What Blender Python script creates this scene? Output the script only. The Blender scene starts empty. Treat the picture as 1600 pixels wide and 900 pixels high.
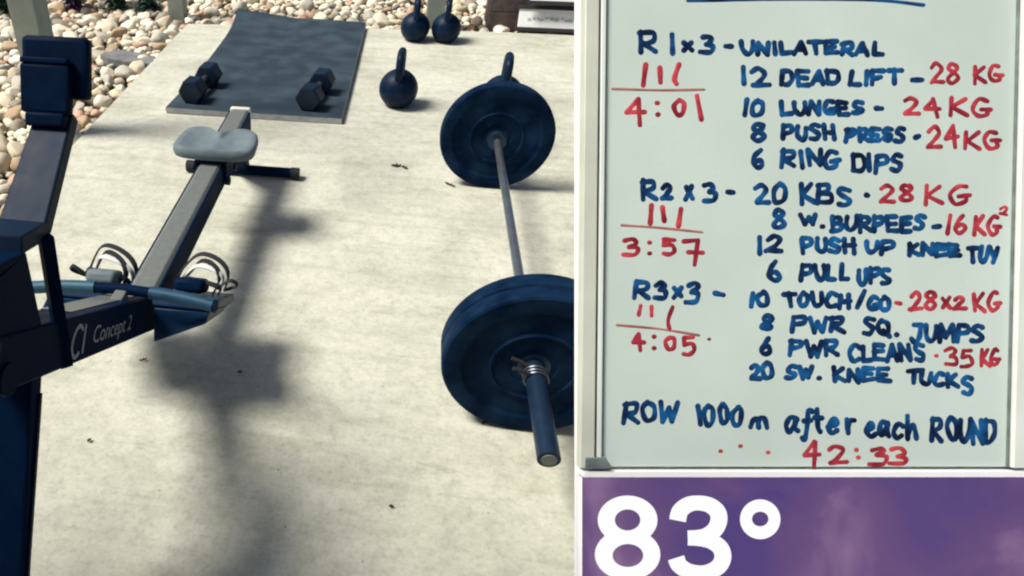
import bpy, bmesh, math, random
import numpy as np
from mathutils import Vector, Matrix
random.seed(7); rng = np.random.default_rng(7)
R = math.radians
scene = bpy.context.scene
C = scene.collection

# ------------------------------------------------------------------ camera, sky, sun, exposure
EXPOSURE = 0.85
FPX, PITCH, CAMH, YAW = 1062.0, R(37), 1.40, R(8.975)
cd = bpy.data.cameras.new('camera'); cam = bpy.data.objects.new('camera', cd); C.objects.link(cam)
cam.location = (0, 0, CAMH); cam.rotation_euler = (R(90)-PITCH, 0, YAW)
cd.sensor_width = 36; cd.lens = FPX/1600*36; cd.shift_x = (800-450)/1600; cd.clip_start = .02; cd.clip_end = 2000
scene.camera = cam
w = bpy.data.worlds.new('World'); scene.world = w; w.use_nodes = True
nt = w.node_tree; sky = nt.nodes.new('ShaderNodeTexSky'); sky.sky_type = 'NISHITA'; sky.sun_disc = False
SUN_EL = R(55)
sky.sun_elevation = SUN_EL; sky.sun_rotation = R(258); sky.air_density = .7; sky.dust_density = 3.0
nt.links.new(sky.outputs[0], nt.nodes['Background'].inputs[0]); nt.nodes['Background'].inputs[1].default_value = .05
sd = bpy.data.lights.new('sun', 'SUN'); sun = bpy.data.objects.new('sun', sd); C.objects.link(sun)
sd.energy = 3.2; sd.angle = R(18.5); sd.color = (1, .955, .86)
sun.rotation_euler = (0, -(R(90)-SUN_EL), R(10))          # light travels towards +X and a little away from the camera
scene.view_settings.view_transform = 'Standard'; scene.view_settings.look = 'None'
scene.view_settings.exposure = EXPOSURE; scene.view_settings.gamma = 1; scene.view_settings.use_curve_mapping = False

scene.cycles.filter_width = 2.2

# ------------------------------------------------------------------ measuring helpers
FW = Vector((-math.sin(YAW)*math.cos(PITCH), math.cos(YAW)*math.cos(PITCH), -math.sin(PITCH)))
RT = Vector((math.cos(YAW), math.sin(YAW), 0)); UP = RT.cross(FW); CP = Vector((0, 0, CAMH))
def seen(p):
    d = Vector(p)-CP; z = d.dot(FW); return 450+FPX*d.dot(RT)/z, 450-FPX*d.dot(UP)/z, z
def ground(x, y, z=0):
    d = FW+RT*((x-450)/FPX)-UP*((y-450)/FPX); t = (z-CAMH)/d.z; return CP+d*t

# ------------------------------------------------------------------ mesh helpers
def link(name, me, mat=None, parent=None, smooth=True, angle=40):
    o = bpy.data.objects.new(name, me); C.objects.link(o)
    if mat and not me.materials: me.materials.append(mat)
    if parent: o.parent = parent
    if smooth and len(me.polygons):
        kf = me.attributes.get('kf'); fl_ = np.zeros(len(me.polygons), np.int32)
        if kf: kf.data.foreach_get('value', fl_)
        me.set_sharp_from_angle(angle=R(angle)); me.polygons.foreach_set('use_smooth', fl_ == 0)
    return o
def bevel_flat(bm, faces, es, off, seg):
    """bevel the edges; the original planes stay flat shaded, only the bevels are smooth"""
    old = set(bm.faces)-set(faces)
    for f in faces: f.normal_update()
    ns = [f.normal.copy() for f in faces]
    bmesh.ops.bevel(bm, geom=es, offset=off, segments=seg, affect='EDGES', profile=.5)
    new = [f for f in bm.faces if f not in old]
    for f in new: f.normal_update()
    keep_flat(bm, [f for f in new if any(abs(f.normal.dot(n)) > .9995 for n in ns)])
def keep_flat(bm, faces):
    l = bm.faces.layers.int['kf']
    for f in faces:
        f[l] = 1
def obj(name, bm, mat, parent=None, smooth=True, angle=40):
    me = bpy.data.meshes.new(name); bmesh.ops.recalc_face_normals(bm, faces=bm.faces); bm.to_mesh(me); bm.free()
    return link(name, me, mat, parent, smooth, angle)
def tag(o, label, cat, group=None, kind=None):
    if label: o['label'] = label
    if cat: o['category'] = cat
    if group: o['group'] = group
    if kind: o['kind'] = kind
    return o
def empty(name, loc=(0, 0, 0), rz=0):
    o = bpy.data.objects.new(name, None); C.objects.link(o); o.location = loc; o.rotation_euler = (0, 0, rz); o.empty_display_size = .05
    return o
def copy_tree(o, parent=None):
    c = o.copy(); C.objects.link(c)
    if parent: c.parent = parent
    for ch in [x for x in bpy.data.objects if x.parent == o]: copy_tree(ch, c)
    return c
def NB():
    bm = bmesh.new(); bm.faces.layers.int.new('kf'); return bm
def box(bm, c, s, rot=None, bev=0, seg=2):
    m = Matrix.Translation(c) @ (rot.to_4x4() if rot else Matrix()) @ Matrix.Diagonal((*s, 1))
    r = bmesh.ops.create_cube(bm, size=1, matrix=m)
    if bev:
        es = list({e for v in r['verts'] for e in v.link_edges}); bevel_flat(bm, list({f for e in es for f in e.link_faces}), es, bev, seg)
    return bm
def frame(d, up=(0, 0, 1)):
    d = Vector(d).normalized(); u = Vector(up)
    if abs(d.dot(u)) > .97: u = Vector((1, 0, 0))
    x = u.cross(d).normalized(); y = d.cross(x); return x, y, d
def tube(bm, pts, r, n=12, caps=True, closed=False, flat=(1, 1), up=(0, 0, 1)):
    pts = [Vector(p) for p in pts]; rs = r if isinstance(r, (list, tuple)) else [r]*len(pts); rings = []
    N = len(pts)
    for i, p in enumerate(pts):
        a = pts[(i-1) % N] if (closed or i) else p; b = pts[(i+1) % N] if (closed or i < N-1) else p
        x, y, d = frame(b-a, up)
        rings.append([bm.verts.new(p+(x*math.cos(t)*flat[0]+y*math.sin(t)*flat[1])*rs[i]) for t in [2*math.pi*k/n for k in range(n)]])
    for i in range(N if closed else N-1):
        A, B = rings[i], rings[(i+1) % N]
        for k in range(n): bm.faces.new((A[k], A[(k+1) % n], B[(k+1) % n], B[k]))
    if caps and not closed: bm.faces.new(rings[0][::-1]); bm.faces.new(rings[-1])
    return bm
def lathe(bm, prof, n=48, axis='y', c=(0, 0, 0)):
    c = Vector(c); rings = []
    for (r, h) in prof:
        ring = []
        for k in range(n):
            t = 2*math.pi*k/n; a, b = max(r, 1e-5)*math.cos(t), max(r, 1e-5)*math.sin(t)
            ring.append(bm.verts.new(c+Vector((a, h, b) if axis == 'y' else (a, b, h) if axis == 'z' else (h, a, b))))
        rings.append(ring)
    for A, B in zip(rings, rings[1:]):
        for k in range(n): bm.faces.new((A[k], A[(k+1) % n], B[(k+1) % n], B[k]))
    bm.faces.new(rings[0]); bm.faces.new(rings[-1][::-1])
    return bm
def prism(bm, poly, lo, hi, ax='x', bev=0):
    """polygon in the other two axes, extruded from lo to hi along ax"""
    def P(a, b, h): return (h, a, b) if ax == 'x' else (a, h, b) if ax == 'y' else (a, b, h)
    A = [bm.verts.new(P(a, b, lo)) for a, b in poly]; B = [bm.verts.new(P(a, b, hi)) for a, b in poly]; n = len(poly)
    fs = [bm.faces.new(A), bm.faces.new(B[::-1])]+[bm.faces.new((A[i], B[i], B[(i+1) % n], A[(i+1) % n])) for i in range(n)]
    bmesh.ops.recalc_face_normals(bm, faces=fs)
    if bev:
        bevel_flat(bm, fs, list({e for f in fs for e in f.edges}), bev, 2)
    return bm
def spline(pts, n=6, closed=False):
    P = [np.array(p, float) for p in pts]; out = []; N = len(P)
    rngi = range(N) if closed else range(N-1)
    for i in rngi:
        if closed: p0, p1, p2, p3 = P[i-1], P[i], P[(i+1) % N], P[(i+2) % N]
        else: p0, p1, p2, p3 = P[max(i-1, 0)], P[i], P[i+1], P[min(i+2, N-1)]
        for k in range(n):
            t = k/n; out.append(.5*((2*p1)+(-p0+p2)*t+(2*p0-5*p1+4*p2-p3)*t*t+(-p0+3*p1-3*p2+p3)*t**3))
    if not closed: out.append(P[-1])
    return out

# ------------------------------------------------------------------ materials
def mat(name, col, rough=.6, metal=0, spec=.5, var=.15, scale=30, bump=0, bscale=200, coat=0):
    m = bpy.data.materials.new(name); m.use_nodes = True; t = m.node_tree; N = t.nodes; L = t.links
    b = N['Principled BSDF']; b.inputs['Metallic'].default_value = metal; b.inputs['Specular IOR Level'].default_value = spec
    b.inputs['Coat Weight'].default_value = coat
    tc = N.new('ShaderNodeTexCoord'); no = N.new('ShaderNodeTexNoise'); no.inputs['Scale'].default_value = scale; no.inputs['Detail'].default_value = 6
    L.new(tc.outputs['Object'], no.inputs['Vector'])
    mr = N.new('ShaderNodeMapRange'); mr.inputs['From Min'].default_value = .3; mr.inputs['From Max'].default_value = .7
    mr.inputs['To Min'].default_value = 1-var; mr.inputs['To Max'].default_value = 1+var
    L.new(no.outputs['Fac'], mr.inputs['Value'])
    mx = N.new('ShaderNodeMix'); mx.data_type = 'RGBA'; mx.blend_type = 'MULTIPLY'; mx.inputs['Factor'].default_value = 1
    mx.inputs['A'].default_value = (*col, 1); L.new(mr.outputs[0], mx.inputs['B']); L.new(mx.outputs['Result'], b.inputs['Base Color'])
    rr = N.new('ShaderNodeMapRange'); rr.inputs['To Min'].default_value = max(0, rough-.1); rr.inputs['To Max'].default_value = min(1, rough+.1)
    L.new(no.outputs['Fac'], rr.inputs['Value']); L.new(rr.outputs[0], b.inputs['Roughness'])
    if bump:
        n2 = N.new('ShaderNodeTexNoise'); n2.inputs['Scale'].default_value = bscale; n2.inputs['Detail'].default_value = 4; L.new(tc.outputs['Object'], n2.inputs['Vector'])
        bp = N.new('ShaderNodeBump'); bp.inputs['Strength'].default_value = bump; bp.inputs['Distance'].default_value = .004
        L.new(n2.outputs['Fac'], bp.inputs['Height']); L.new(bp.outputs[0], b.inputs['Normal'])
    return m
def nd(t, kind, **kw):
    n = t.nodes.new(kind)
    for k, v in kw.items():
        if k in n.inputs: n.inputs[k].default_value = v
        else: setattr(n, k, v)
    return n
def ramp(t, stops):
    r = t.nodes.new('ShaderNodeValToRGB'); e = r.color_ramp.elements
    while len(e) < len(stops): e.new(.5)
    for x, (p, c) in zip(e, stops): x.position = p; x.color = (*c, 1)
    return r
def mixc(t, mode, fac, a, b):
    m = t.nodes.new('ShaderNodeMix'); m.data_type = 'RGBA'; m.blend_type = mode
    for s, v in (('Factor', fac), ('A', a), ('B', b)):
        if isinstance(v, (int, float)): m.inputs[s].default_value = v
        elif isinstance(v, tuple): m.inputs[s].default_value = (*v, 1)
        else: t.links.new(v, m.inputs[s])
    return m.outputs['Result']

def concrete_mat():
    m = bpy.data.materials.new('concrete'); m.use_nodes = True; t = m.node_tree; L = t.links; b = t.nodes['Principled BSDF']
    tc = nd(t, 'ShaderNodeTexCoord'); V = tc.outputs['Object']
    def noise(sc, det=5, rough=.6, dist=0):
        n = nd(t, 'ShaderNodeTexNoise', Scale=sc, Detail=det, Roughness=rough, Distortion=dist); L.new(V, n.inputs['Vector']); return n.outputs['Fac']
    big = ramp(t, [(.30, (.36, .362, .305)), (.50, (.475, .475, .402)), (.70, (.55, .55, .485))]); L.new(noise(2.1, 7, .66, .5), big.inputs[0])
    mid = ramp(t, [(.3, (.80, .80, .79)), (.5, (1, 1, 1)), (.72, (1.13, 1.13, 1.11))]); L.new(noise(24, 7, .72), mid.inputs[0])
    fine = ramp(t, [(.28, (.74, .75, .73)), (.45, (1, 1, 1)), (.75, (1.12, 1.12, 1.10))]); L.new(noise(85, 4, .75), fine.inputs[0])
    c = mixc(t, 'MULTIPLY', 1., big.outputs[0], mid.outputs[0]); c = mixc(t, 'MULTIPLY', 1., c, fine.outputs[0])
    vo = nd(t, 'ShaderNodeTexVoronoi', Scale=38.); L.new(V, vo.inputs['Vector'])          # small dark pits
    pit = ramp(t, [(.08, (.42, .41, .35)), (.17, (1, 1, 1))]); L.new(vo.outputs['Distance'], pit.inputs[0])
    pm = ramp(t, [(.60, (0, 0, 0)), (.68, (1, 1, 1))]); L.new(noise(9, 2), pm.inputs[0])
    c = mixc(t, 'MULTIPLY', pm.outputs[0], c, pit.outputs[0])
    mp = nd(t, 'ShaderNodeMapping'); mp.inputs['Scale'].default_value = (.9, 7, 1); L.new(V, mp.inputs['Vector'])   # broom streaks across
    st = nd(t, 'ShaderNodeTexNoise', Scale=2.2, Detail=6, Roughness=.6); L.new(mp.outputs[0], st.inputs['Vector'])
    sr = ramp(t, [(.35, (.84, .855, .81)), (.5, (1, 1, 1))]); L.new(st.outputs['Fac'], sr.inputs[0]); c = mixc(t, 'MULTIPLY', .75, c, sr.outputs[0])
    mp2 = nd(t, 'ShaderNodeMapping'); mp2.inputs['Rotation'].default_value = (0, 0, .5); mp2.inputs['Scale'].default_value = (1, 5, 1); L.new(V, mp2.inputs['Vector'])   # rubber scuffs
    sc = nd(t, 'ShaderNodeTexNoise', Scale=3.4, Detail=3, Roughness=.45, Distortion=.4); L.new(mp2.outputs[0], sc.inputs['Vector'])
    s2 = ramp(t, [(.655, (1, 1, 1)), (.70, (.80, .80, .79)), (.76, (.92, .92, .91))]); L.new(sc.outputs['Fac'], s2.inputs[0]); c = mixc(t, 'MULTIPLY', .7, c, s2.outputs[0])
    L.new(c, b.inputs['Base Color']); b.inputs['Roughness'].default_value = .85; b.inputs['Specular IOR Level'].default_value = .25
    bp = nd(t, 'ShaderNodeBump', Strength=.35, Distance=.004); L.new(noise(150, 6, .7), bp.inputs['Height']); L.new(bp.outputs[0], b.inputs['Normal'])
    return m
STONES = [(0, (.46, .40, .30)), (.16, (.60, .55, .44)), (.32, (.33, .24, .15)), (.44, (.66, .62, .52)), (.56, (.50, .43, .32)), (.66, (.36, .34, .29)), (.76, (.62, .57, .46)), (.88, (.22, .19, .15)), (.94, (.42, .27, .19))]
def stone_mat(name, per_island):
    m = bpy.data.materials.new(name); m.use_nodes = True; t = m.node_tree; L = t.links; b = t.nodes['Principled BSDF']
    r = ramp(t, STONES); r.color_ramp.interpolation = 'CONSTANT'
    L.new(nd(t, 'ShaderNodeNewGeometry').outputs['Random Per Island'] if per_island else nd(t, 'ShaderNodeObjectInfo').outputs['Random'], r.inputs[0])
    n = nd(t, 'ShaderNodeTexNoise', Scale=35., Detail=6, Roughness=.65); L.new(nd(t, 'ShaderNodeTexCoord').outputs['Object'], n.inputs['Vector'])
    v = ramp(t, [(.3, (.88, .88, .88)), (.7, (1.52, 1.52, 1.48))]); L.new(n.outputs['Fac'], v.inputs[0])
    L.new(mixc(t, 'MULTIPLY', 1., r.outputs[0], v.outputs[0]), b.inputs['Base Color']); b.inputs['Roughness'].default_value = .75
    return m
def soil_mat(name, a, b_, sc):
    m = bpy.data.materials.new(name); m.use_nodes = True; t = m.node_tree; b = t.nodes['Principled BSDF']
    n = nd(t, 'ShaderNodeTexNoise', Scale=sc, Detail=8, Roughness=.7); t.links.new(nd(t, 'ShaderNodeTexCoord').outputs['Object'], n.inputs['Vector'])
    r = ramp(t, [(.3, a), (.7, b_)]); t.links.new(n.outputs['Fac'], r.inputs[0]); t.links.new(r.outputs[0], b.inputs['Base Color']); b.inputs['Roughness'].default_value = .95
    return m
M = dict(
    concrete=concrete_mat(), stone=stone_mat('river_stone', False), stones=stone_mat('river_stones', True),
    soil=soil_mat('soil', (.05, .04, .028), (.16, .13, .09), 14), lawn=soil_mat('lawn', (.03, .06, .018), (.09, .12, .04), 6),
    rubber=mat('black_rubber', (.0018, .0115, .038), .55, spec=.03, var=.45, scale=11, bump=.25),
    hexrub=mat('hex_rubber', (.004, .013, .030), .4, spec=.25, var=.3, scale=12, bump=.15),
    iron=mat('cast_iron', (.0018, .0105, .033), .42, spec=.12, var=.3, scale=20, bump=.4, bscale=160),
    powder=mat('dark_powder_coat', (.0065, .0175, .040), .5, spec=.10, var=.12, bump=.1, bscale=400),
    black=mat('black_plastic', (.0016, .0085, .027), .5, spec=.03, var=.15),
    dark=mat('dark_frame_metal', (.0020, .0105, .034), .45, spec=.015, var=.15),
    alu=mat('brushed_aluminium', (.17, .185, .175), .45, metal=.3, var=.1, scale=60),
    steel=mat('bar_steel', (.22, .25, .28), .35, metal=.85, var=.12, scale=50),
    sleeve=mat('sleeve_steel', (.012, .032, .070), .40, metal=.5, var=.15, scale=40),
    chrome=mat('chrome', (.10, .11, .14), .4, metal=.8, var=.1),
    seat=mat('seat_foam', (.120, .158, .178), .7, spec=.3, var=.1, scale=40, bump=.2),
    teal=mat('blue_grey_plastic', (.020, .080, .130), .5, spec=.3, var=.12), navy=mat('navy_plastic', (.002, .022, .065), .45, spec=.15, var=.15),
    grip_shaded=mat('shaded_blue_rubber', (.010, .050, .098), .5, spec=.25, var=.2),  # darker copy of the grip blue: shade painted into the right grip
    strapb=mat('black_webbing', (.012, .013, .02), .9, var=.2), strapw=mat('pale_webbing', (.60, .61, .60), .9, var=.1),
    mat_=mat('rubber_mat', (.020, .036, .052), .75, spec=.25, var=.14, scale=7, bump=.6, bscale=220), matedge=mat('mat_edge', (.40, .41, .42), .8, var=.2),
    post=mat('painted_timber', (.27, .30, .255), .7, var=.14, scale=12, bump=.2, bscale=60), brown=mat('brown_timber', (.095, .068, .062), .8, var=.35, scale=25, bump=.4, bscale=60),
    paper=mat('white_card', (.82, .82, .80), .6, var=.05), print_=mat('grey_print', (.42, .42, .43), .7), ink=mat('shadow_strip', (.02, .018, .02), .6),
    print2=mat('frame_print', (.20, .235, .26), .5),
    faded=mat('faded_red_marker', (.34, .135, .115), .7, spec=.15, var=.4, scale=20),
    board=mat('whiteboard_surface', (.555, .640, .598), .25, spec=.5, var=.06, scale=4), boardframe=mat('board_frame_aluminium', (.60, .62, .54), .42, metal=.1, var=.08, scale=10),
    boardlip=mat('board_frame_lip', (.70, .74, .69), .4, var=.05, scale=10), corner=mat('corner_plastic', (.13, .16, .16), .5, var=.3),
    panel=mat('white_panel', (.86, .86, .86), .6, var=.02), blue=mat('blue_marker', (.002, .016, .075), .7, spec=.15, var=.6, scale=26), red=mat('red_marker', (.27, .015, .034), .7, spec=.15, var=.4, scale=26),
    slate=mat('grey_slate', (.16, .165, .17), .8, var=.3, scale=18, bump=.5, bscale=70),
    leafd=mat('dead_leaf', (.05, .04, .03), .8), leafg=mat('green_leaf', (.035, .085, .035), .5, var=.35, scale=9), leafp=mat('purple_leaf', (.10, .045, .12), .5, var=.35, scale=9), leaft=mat('teal_leaf', (.035, .095, .085), .5, var=.35, scale=9),
)

def two_tone(m, b):                                     # marker ink: thin and thick patches
    t = m.node_tree; mx = [n for n in t.nodes if n.type == 'MIX'][0]; no = [n for n in t.nodes if n.type == 'TEX_NOISE'][0]
    a = tuple(mx.inputs['A'].default_value)[:3]; r = ramp(t, [(.38, a), (.64, b)]); t.links.new(no.outputs['Fac'], r.inputs[0]); t.links.new(r.outputs[0], mx.inputs['A'])
two_tone(M['mat_'], (.034, .054, .072)); two_tone(M['rubber'], (.006, .020, .046)); two_tone(M['iron'], (.005, .016, .038)); two_tone(M['blue'], (.004, .070, .200)); two_tone(M['red'], (.42, .045, .060))

# ------------------------------------------------------------------ ground, slab, gravel
def sheet(name, pts, z, m):
    bm = NB(); bm.faces.new([bm.verts.new((x, y, z)) for x, y in pts]); o = obj(name, bm, m, smooth=False); o['kind'] = 'structure'; return o
sheet('ground', [(-400, -400), (400, -400), (400, 400), (-400, 400)], -.09, M['lawn'])
bed = sheet('gravel_bed', [(-4.4, -3), (3.6, -3), (3.6, 7.6), (-4.4, 7.6)], -.075, M['soil'])
SX = -1.483
def far_edge(x): return 4.80+.065*(x-SX)
bm = NB(); prism(bm, [(SX, -2.5), (3.4, -2.5), (3.4, far_edge(3.4)), (SX, far_edge(SX))], -.12, 0, 'z')
es = [e for e in bm.edges if all(v.co.z > -.01 for v in e.verts)]; bmesh.ops.bevel(bm, geom=es, offset=.008, segments=2, affect='EDGES')
o = obj('concrete_slab', bm, M['concrete']); o['kind'] = 'structure'

def stone_mesh(k, sub):
    bm = NB(); bmesh.ops.create_icosphere(bm, subdivisions=sub, radius=1)
    r = np.random.default_rng(100+k); f = r.normal(size=(5, 3))*1.1; ph = r.uniform(0, 6, 5)
    sc = np.array([1, r.uniform(.6, .95), r.uniform(.5, .8)]); pl_ = r.normal(size=(9, 3)); pl_ /= np.linalg.norm(pl_, axis=1)[:, None]; pd_ = r.uniform(.62, .92, 9)
    for v in bm.verts:
        n = np.array(v.co); d = 1+sum(.055*math.sin(f[i] @ n*1.6+ph[i]) for i in range(5)); q = n*d
        for pn, ph_ in zip(pl_, pd_):
            ex = q @ pn-ph_
            if ex > 0: q = q-pn*ex*.85
        v.co = Vector(q*sc)
    return bm
cand = []
def scatter(x0, x1, y0, y1, n):
    for _ in range(n):
        x, y = rng.uniform(x0, x1), rng.uniform(y0, y1)
        if x > SX-.02 and y < far_edge(x)+.03: continue
        s = float(np.clip(rng.lognormal(math.log(.0235), .45), .010, .070))
        if x < -1.75 and y < 2.9: s *= 1.25
        cand.append((x, y, s))
scatter(-3.3, SX, .9, 7.2, 19000); scatter(SX, 2.6, 4.7, 7.2, 12000)
cand.sort(key=lambda c: -c[2]); placed = []; cell = {}
for (x, y, s) in cand:                                  # loose packing
    k = (int(x/.1), int(y/.1)); ok = True
    for i in (-1, 0, 1):
        for j in (-1, 0, 1):
            for (a, b, t) in cell.get((k[0]+i, k[1]+j), ()):
                if (a-x)**2+(b-y)**2 < (.64*(s+t))**2: ok = False
    if ok: cell.setdefault(k, []).append((x, y, s)); placed.append((x, y, s))
def onscreen(s):
    a, b, z = seen((s[0], s[1], -.02)); return s[2]/z if (-20 < a < 880 and -20 < b < 420) else 0
placed.sort(key=onscreen, reverse=True)
variants = []
for k in range(9):
    me = bpy.data.meshes.new('stone'); b_ = stone_mesh(k, 3); b_.to_mesh(me); b_.free(); me.materials.append(M['stone'])
    me.polygons.foreach_set('use_smooth', [True]*len(me.polygons)); variants.append(me)
def pose(s): return (s[0], s[1], -.055+s[2]*rng.uniform(.25, .6)), (rng.normal(0, .25), rng.normal(0, .25), rng.uniform(0, 6.28))
for i, s in enumerate(placed[:300]):
    o = bpy.data.objects.new('stone', variants[i % 9]); C.objects.link(o); o.parent = bed; o.location, o.rotation_euler = pose(s); o.scale = (s[2],)*3
from mathutils import Euler
tmpl = []
for k in range(9):
    b_ = stone_mesh(k, 2); b_.verts.index_update(); tmpl.append((np.array([v.co[:] for v in b_.verts]), np.array([[v.index for v in f.verts] for f in b_.faces]))); b_.free()
VV, FF, off = [], [], 0
for i, s in enumerate(placed[300:]):
    v, f = tmpl[i % 9]; loc, e = pose(s); m3 = np.array(Euler(e).to_matrix())*s[2]
    VV.append(v @ m3.T+np.array(loc)); FF.append(f+off); off += len(v)
VV, FF = np.concatenate(VV), np.concatenate(FF)
me = bpy.data.meshes.new('small_stones'); me.vertices.add(len(VV)); me.vertices.foreach_set('co', VV.ravel()); me.loops.add(FF.size); me.loops.foreach_set('vertex_index', FF.ravel().astype(np.int32))
me.polygons.add(len(FF)); me.polygons.foreach_set('loop_start', np.arange(0, FF.size, 3, dtype=np.int32)); me.update(calc_edges=True); me.materials.append(M['stones'])
me.polygons.foreach_set('use_smooth', [True]*len(me.polygons))
o = bpy.data.objects.new('small_stones', me); C.objects.link(o); o.parent = bed; o['kind'] = 'stuff'

# ------------------------------------------------------------------ posts, planter box, plants
def post(x, y, wd, label, rz=0):
    r = tag(empty('timber_post', (x, y, -.08), rz), label, 'post', 'timber posts along the patio edge')
    bm = NB(); box(bm, (0, 0, 1.25), (wd, wd, 2.5), bev=.006); obj('shaft', bm, M['post'], r)
    bm = NB(); box(bm, (0, 0, 2.53), (wd+.05, wd+.05, .06), bev=.004); obj('cap', bm, M['post'], r)
post(-1.625, 2.93, .125, 'pale grey green timber post behind the rowing machine monitor')
post(-1.61, 5.02, .115, 'pale timber post in the gravel beyond the far left slab corner')
post(.245, 5.06, .125, 'grey timber post just behind the pair of kettlebells')

rf = tag(empty('added_shade_roof', (0, -1.4, 2.5)), 'unseen roof added behind the camera to shade the near slab', 'roof')  # added roof out of view, dims the near end of the slab
bm = NB(); box(bm, (-.2, .0, .09), (5.2, 3.5, .03), bev=.004); obj('shade_deck', bm, M['post'], rf)
bm = NB(); box(bm, (-.2, 1.735, .02), (5.2, .03, .16), bev=.004); obj('shade_fascia', bm, M['post'], rf)
for k in range(7): bm = NB(); box(bm, (-2.6+k*.8, -.02, .02), (.045, 3.44, .11), bev=.003); obj('shade_rafter', bm, M['brown'], rf)
for x in (-2.4, 2.2):
    bm = NB(); box(bm, (x, -1.6, -1.265), (.11, .11, 2.47), bev=.004); obj('shade_post', bm, M['post'], rf)

wb = tag(empty('wooden_box', (.98, 5.175, -.02)), 'brown wooden box at the far slab edge with white cards on it', 'box')
for k in range(4): bm = NB(); box(bm, (0, -.12, .062+k*.122), (.74, .022, .117), bev=.003); obj('plank', bm, M['brown'], wb)
for s in (-1, 1):
    for k in range(4): bm = NB(); box(bm, (s*.36, .02, .062+k*.122), (.02, .255, .117), bev=.003); obj('plank', bm, M['brown'], wb)
bm = NB(); box(bm, (0, .02, .02), (.69, .25, .02)); obj('base', bm, M['brown'], wb)
bm = NB(); box(bm, (0, .15, .245), (.70, .02, .48), bev=.003); obj('back', bm, M['brown'], wb)
def card(name, x0, x1, z0, z1, y, label, lean=0):
    r = tag(empty(name, ((x0+x1)/2, y, z0)), label, 'sign', 'white cards on the wooden box'); W, H = x1-x0, z1-z0; r.rotation_euler.x = -R(24)
    bm = NB(); box(bm, (0, 0, H/2), (W, .012, H), bev=.002); obj('card', bm, M['paper'], r)
    for zz, hh in ((-.016, .026), (H+.004, .02)):
        bm = NB(); box(bm, (0, -.004, zz+.006), (W+.03, .026, hh), bev=.003); obj('rail', bm, M['ink'], r)  # dark strips standing in for the shadow gaps along the card edges
    return r, W, H
r, W, H = card('printed_sign', .80, 1.30, .030, .150, 4.955, 'white card with faint grey print low on the wooden box')
bm = NB(); x = -W*.36
while x < W*.40:
    ww = random.uniform(.015, .04); box(bm, (x, -.0075, H*.5+random.uniform(-.008, .008)), (ww, .002, random.uniform(.008, .022))); x += ww+.008
obj('lettering', bm, M['print_'], r, smooth=False)
card('white_sign', .85, 1.32, .200, .33, 4.965, 'blank white card above the printed card on the wooden box')

def plant(x, y, hgt, n, m, label):
    r = tag(empty('leafy_plant', (x, y, -.08)), label, 'plant', 'leafy plants beyond the gravel')
    st = NB(); lf = NB()
    for k in range(n):
        a = random.uniform(0, 6.28); lean = random.uniform(.05, .5); L = hgt*random.uniform(.35, 1)
        tip = Vector((math.cos(a)*lean*L, math.sin(a)*lean*L, L))
        tube(st, [(0, 0, 0), tip*.5+Vector((0, 0, .02)), tip], [.004, .003, .002], 5)
        for q in range(7):
            p = tip*random.uniform(.2, 1); b = random.uniform(0, 6.28); d = Vector((math.cos(b), math.sin(b), random.uniform(-.2, .5))).normalized(); sx, sy, _ = frame(d); ln = random.uniform(.05, .11); wd = ln*.26
            q5 = [p, p+d*ln*.4+sx*wd+sy*.006, p+d*ln-Vector((0, 0, ln*.25)), p+d*ln*.4-sx*wd+sy*.006]
            mid = lf.verts.new(p+d*ln*.45-sy*.004); vs = [lf.verts.new(v) for v in q5]
            for i in range(4): lf.faces.new((vs[i], vs[(i+1) % 4], mid))
    obj('stem', st, M['leafg'], r); obj('foliage', lf, m, r, smooth=False)
for x, y, h_, n, m, lb in [(-2.46, 5.12, .36, 26, 'leafp', 'purple leaved plant at the top left beyond the gravel'), (-2.16, 5.20, .36, 24, 'leafg', 'dark green plant between the purple and the teal one'), (-1.90, 5.22, .32, 22, 'leaft', 'teal green plant beside the far timber post'),
                           (-2.95, 4.98, .5, 28, 'leafg', 'dark green plant in the top left corner'), (-2.36, 5.7, .6, 26, 'leaft', 'tall teal plant at the back of the planting')]:
    plant(x, y, h_, n, M[m], lb)

g = ground(214, 96, -.02); bm = NB(); pts = [(-.19, -.06), (-.16, .08), (-.02, .10), (.12, .085), (.17, .02), (.15, -.07), (.0, -.10), (-.12, -.095)]
prism(bm, pts, -.03, .022, 'z', bev=.008); o = obj('flat_stone', bm, M['slate']); o.location = (g.x-.03, g.y, -.012); o.rotation_euler = (R(-3), R(4), R(-8))
tag(o, 'flat grey stone lying in the gravel beside the slab edge', 'stone')

# ------------------------------------------------------------------ rubber mat with dumbbells
x0, x1, y0, y1, T = -1.150, -.238, 3.225, 4.93, .028
bm = NB(); nx, ny = 24, 44; top = []; bot = []
def mz(u, v):
    z = .0025+.004*max(0, math.sin(7*u+3*v))*v+.006*math.sin(11*v+2)*max(0, .35-u)
    if v > .72 and u < .45: z += .05*((v-.72)/.28)**2*(.45-u)/.45
    return max(z, .002)
for j in range(ny+1):
    for i in range(nx+1):
        u, v = i/nx, j/ny; bow = -.05*math.sin(math.pi*v)*(-1)*(1-u)**3*.6
        x = x0+(x1-x0)*u+bow+.012*v; y = y0+(y1-y0)*v+.012*math.sin(5*u)*v; z = mz(u, v)
        top.append(bm.verts.new((x, y, z+T))); bot.append(bm.verts.new((x, y, z)))
I = lambda i, j: j*(nx+1)+i
for j in range(ny):
    for i in range(nx):
        for A, fl in ((top, 1), (bot, -1)): bm.faces.new([A[I(i, j)], A[I(i+1, j)], A[I(i+1, j+1)], A[I(i, j+1)]][::fl])
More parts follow.
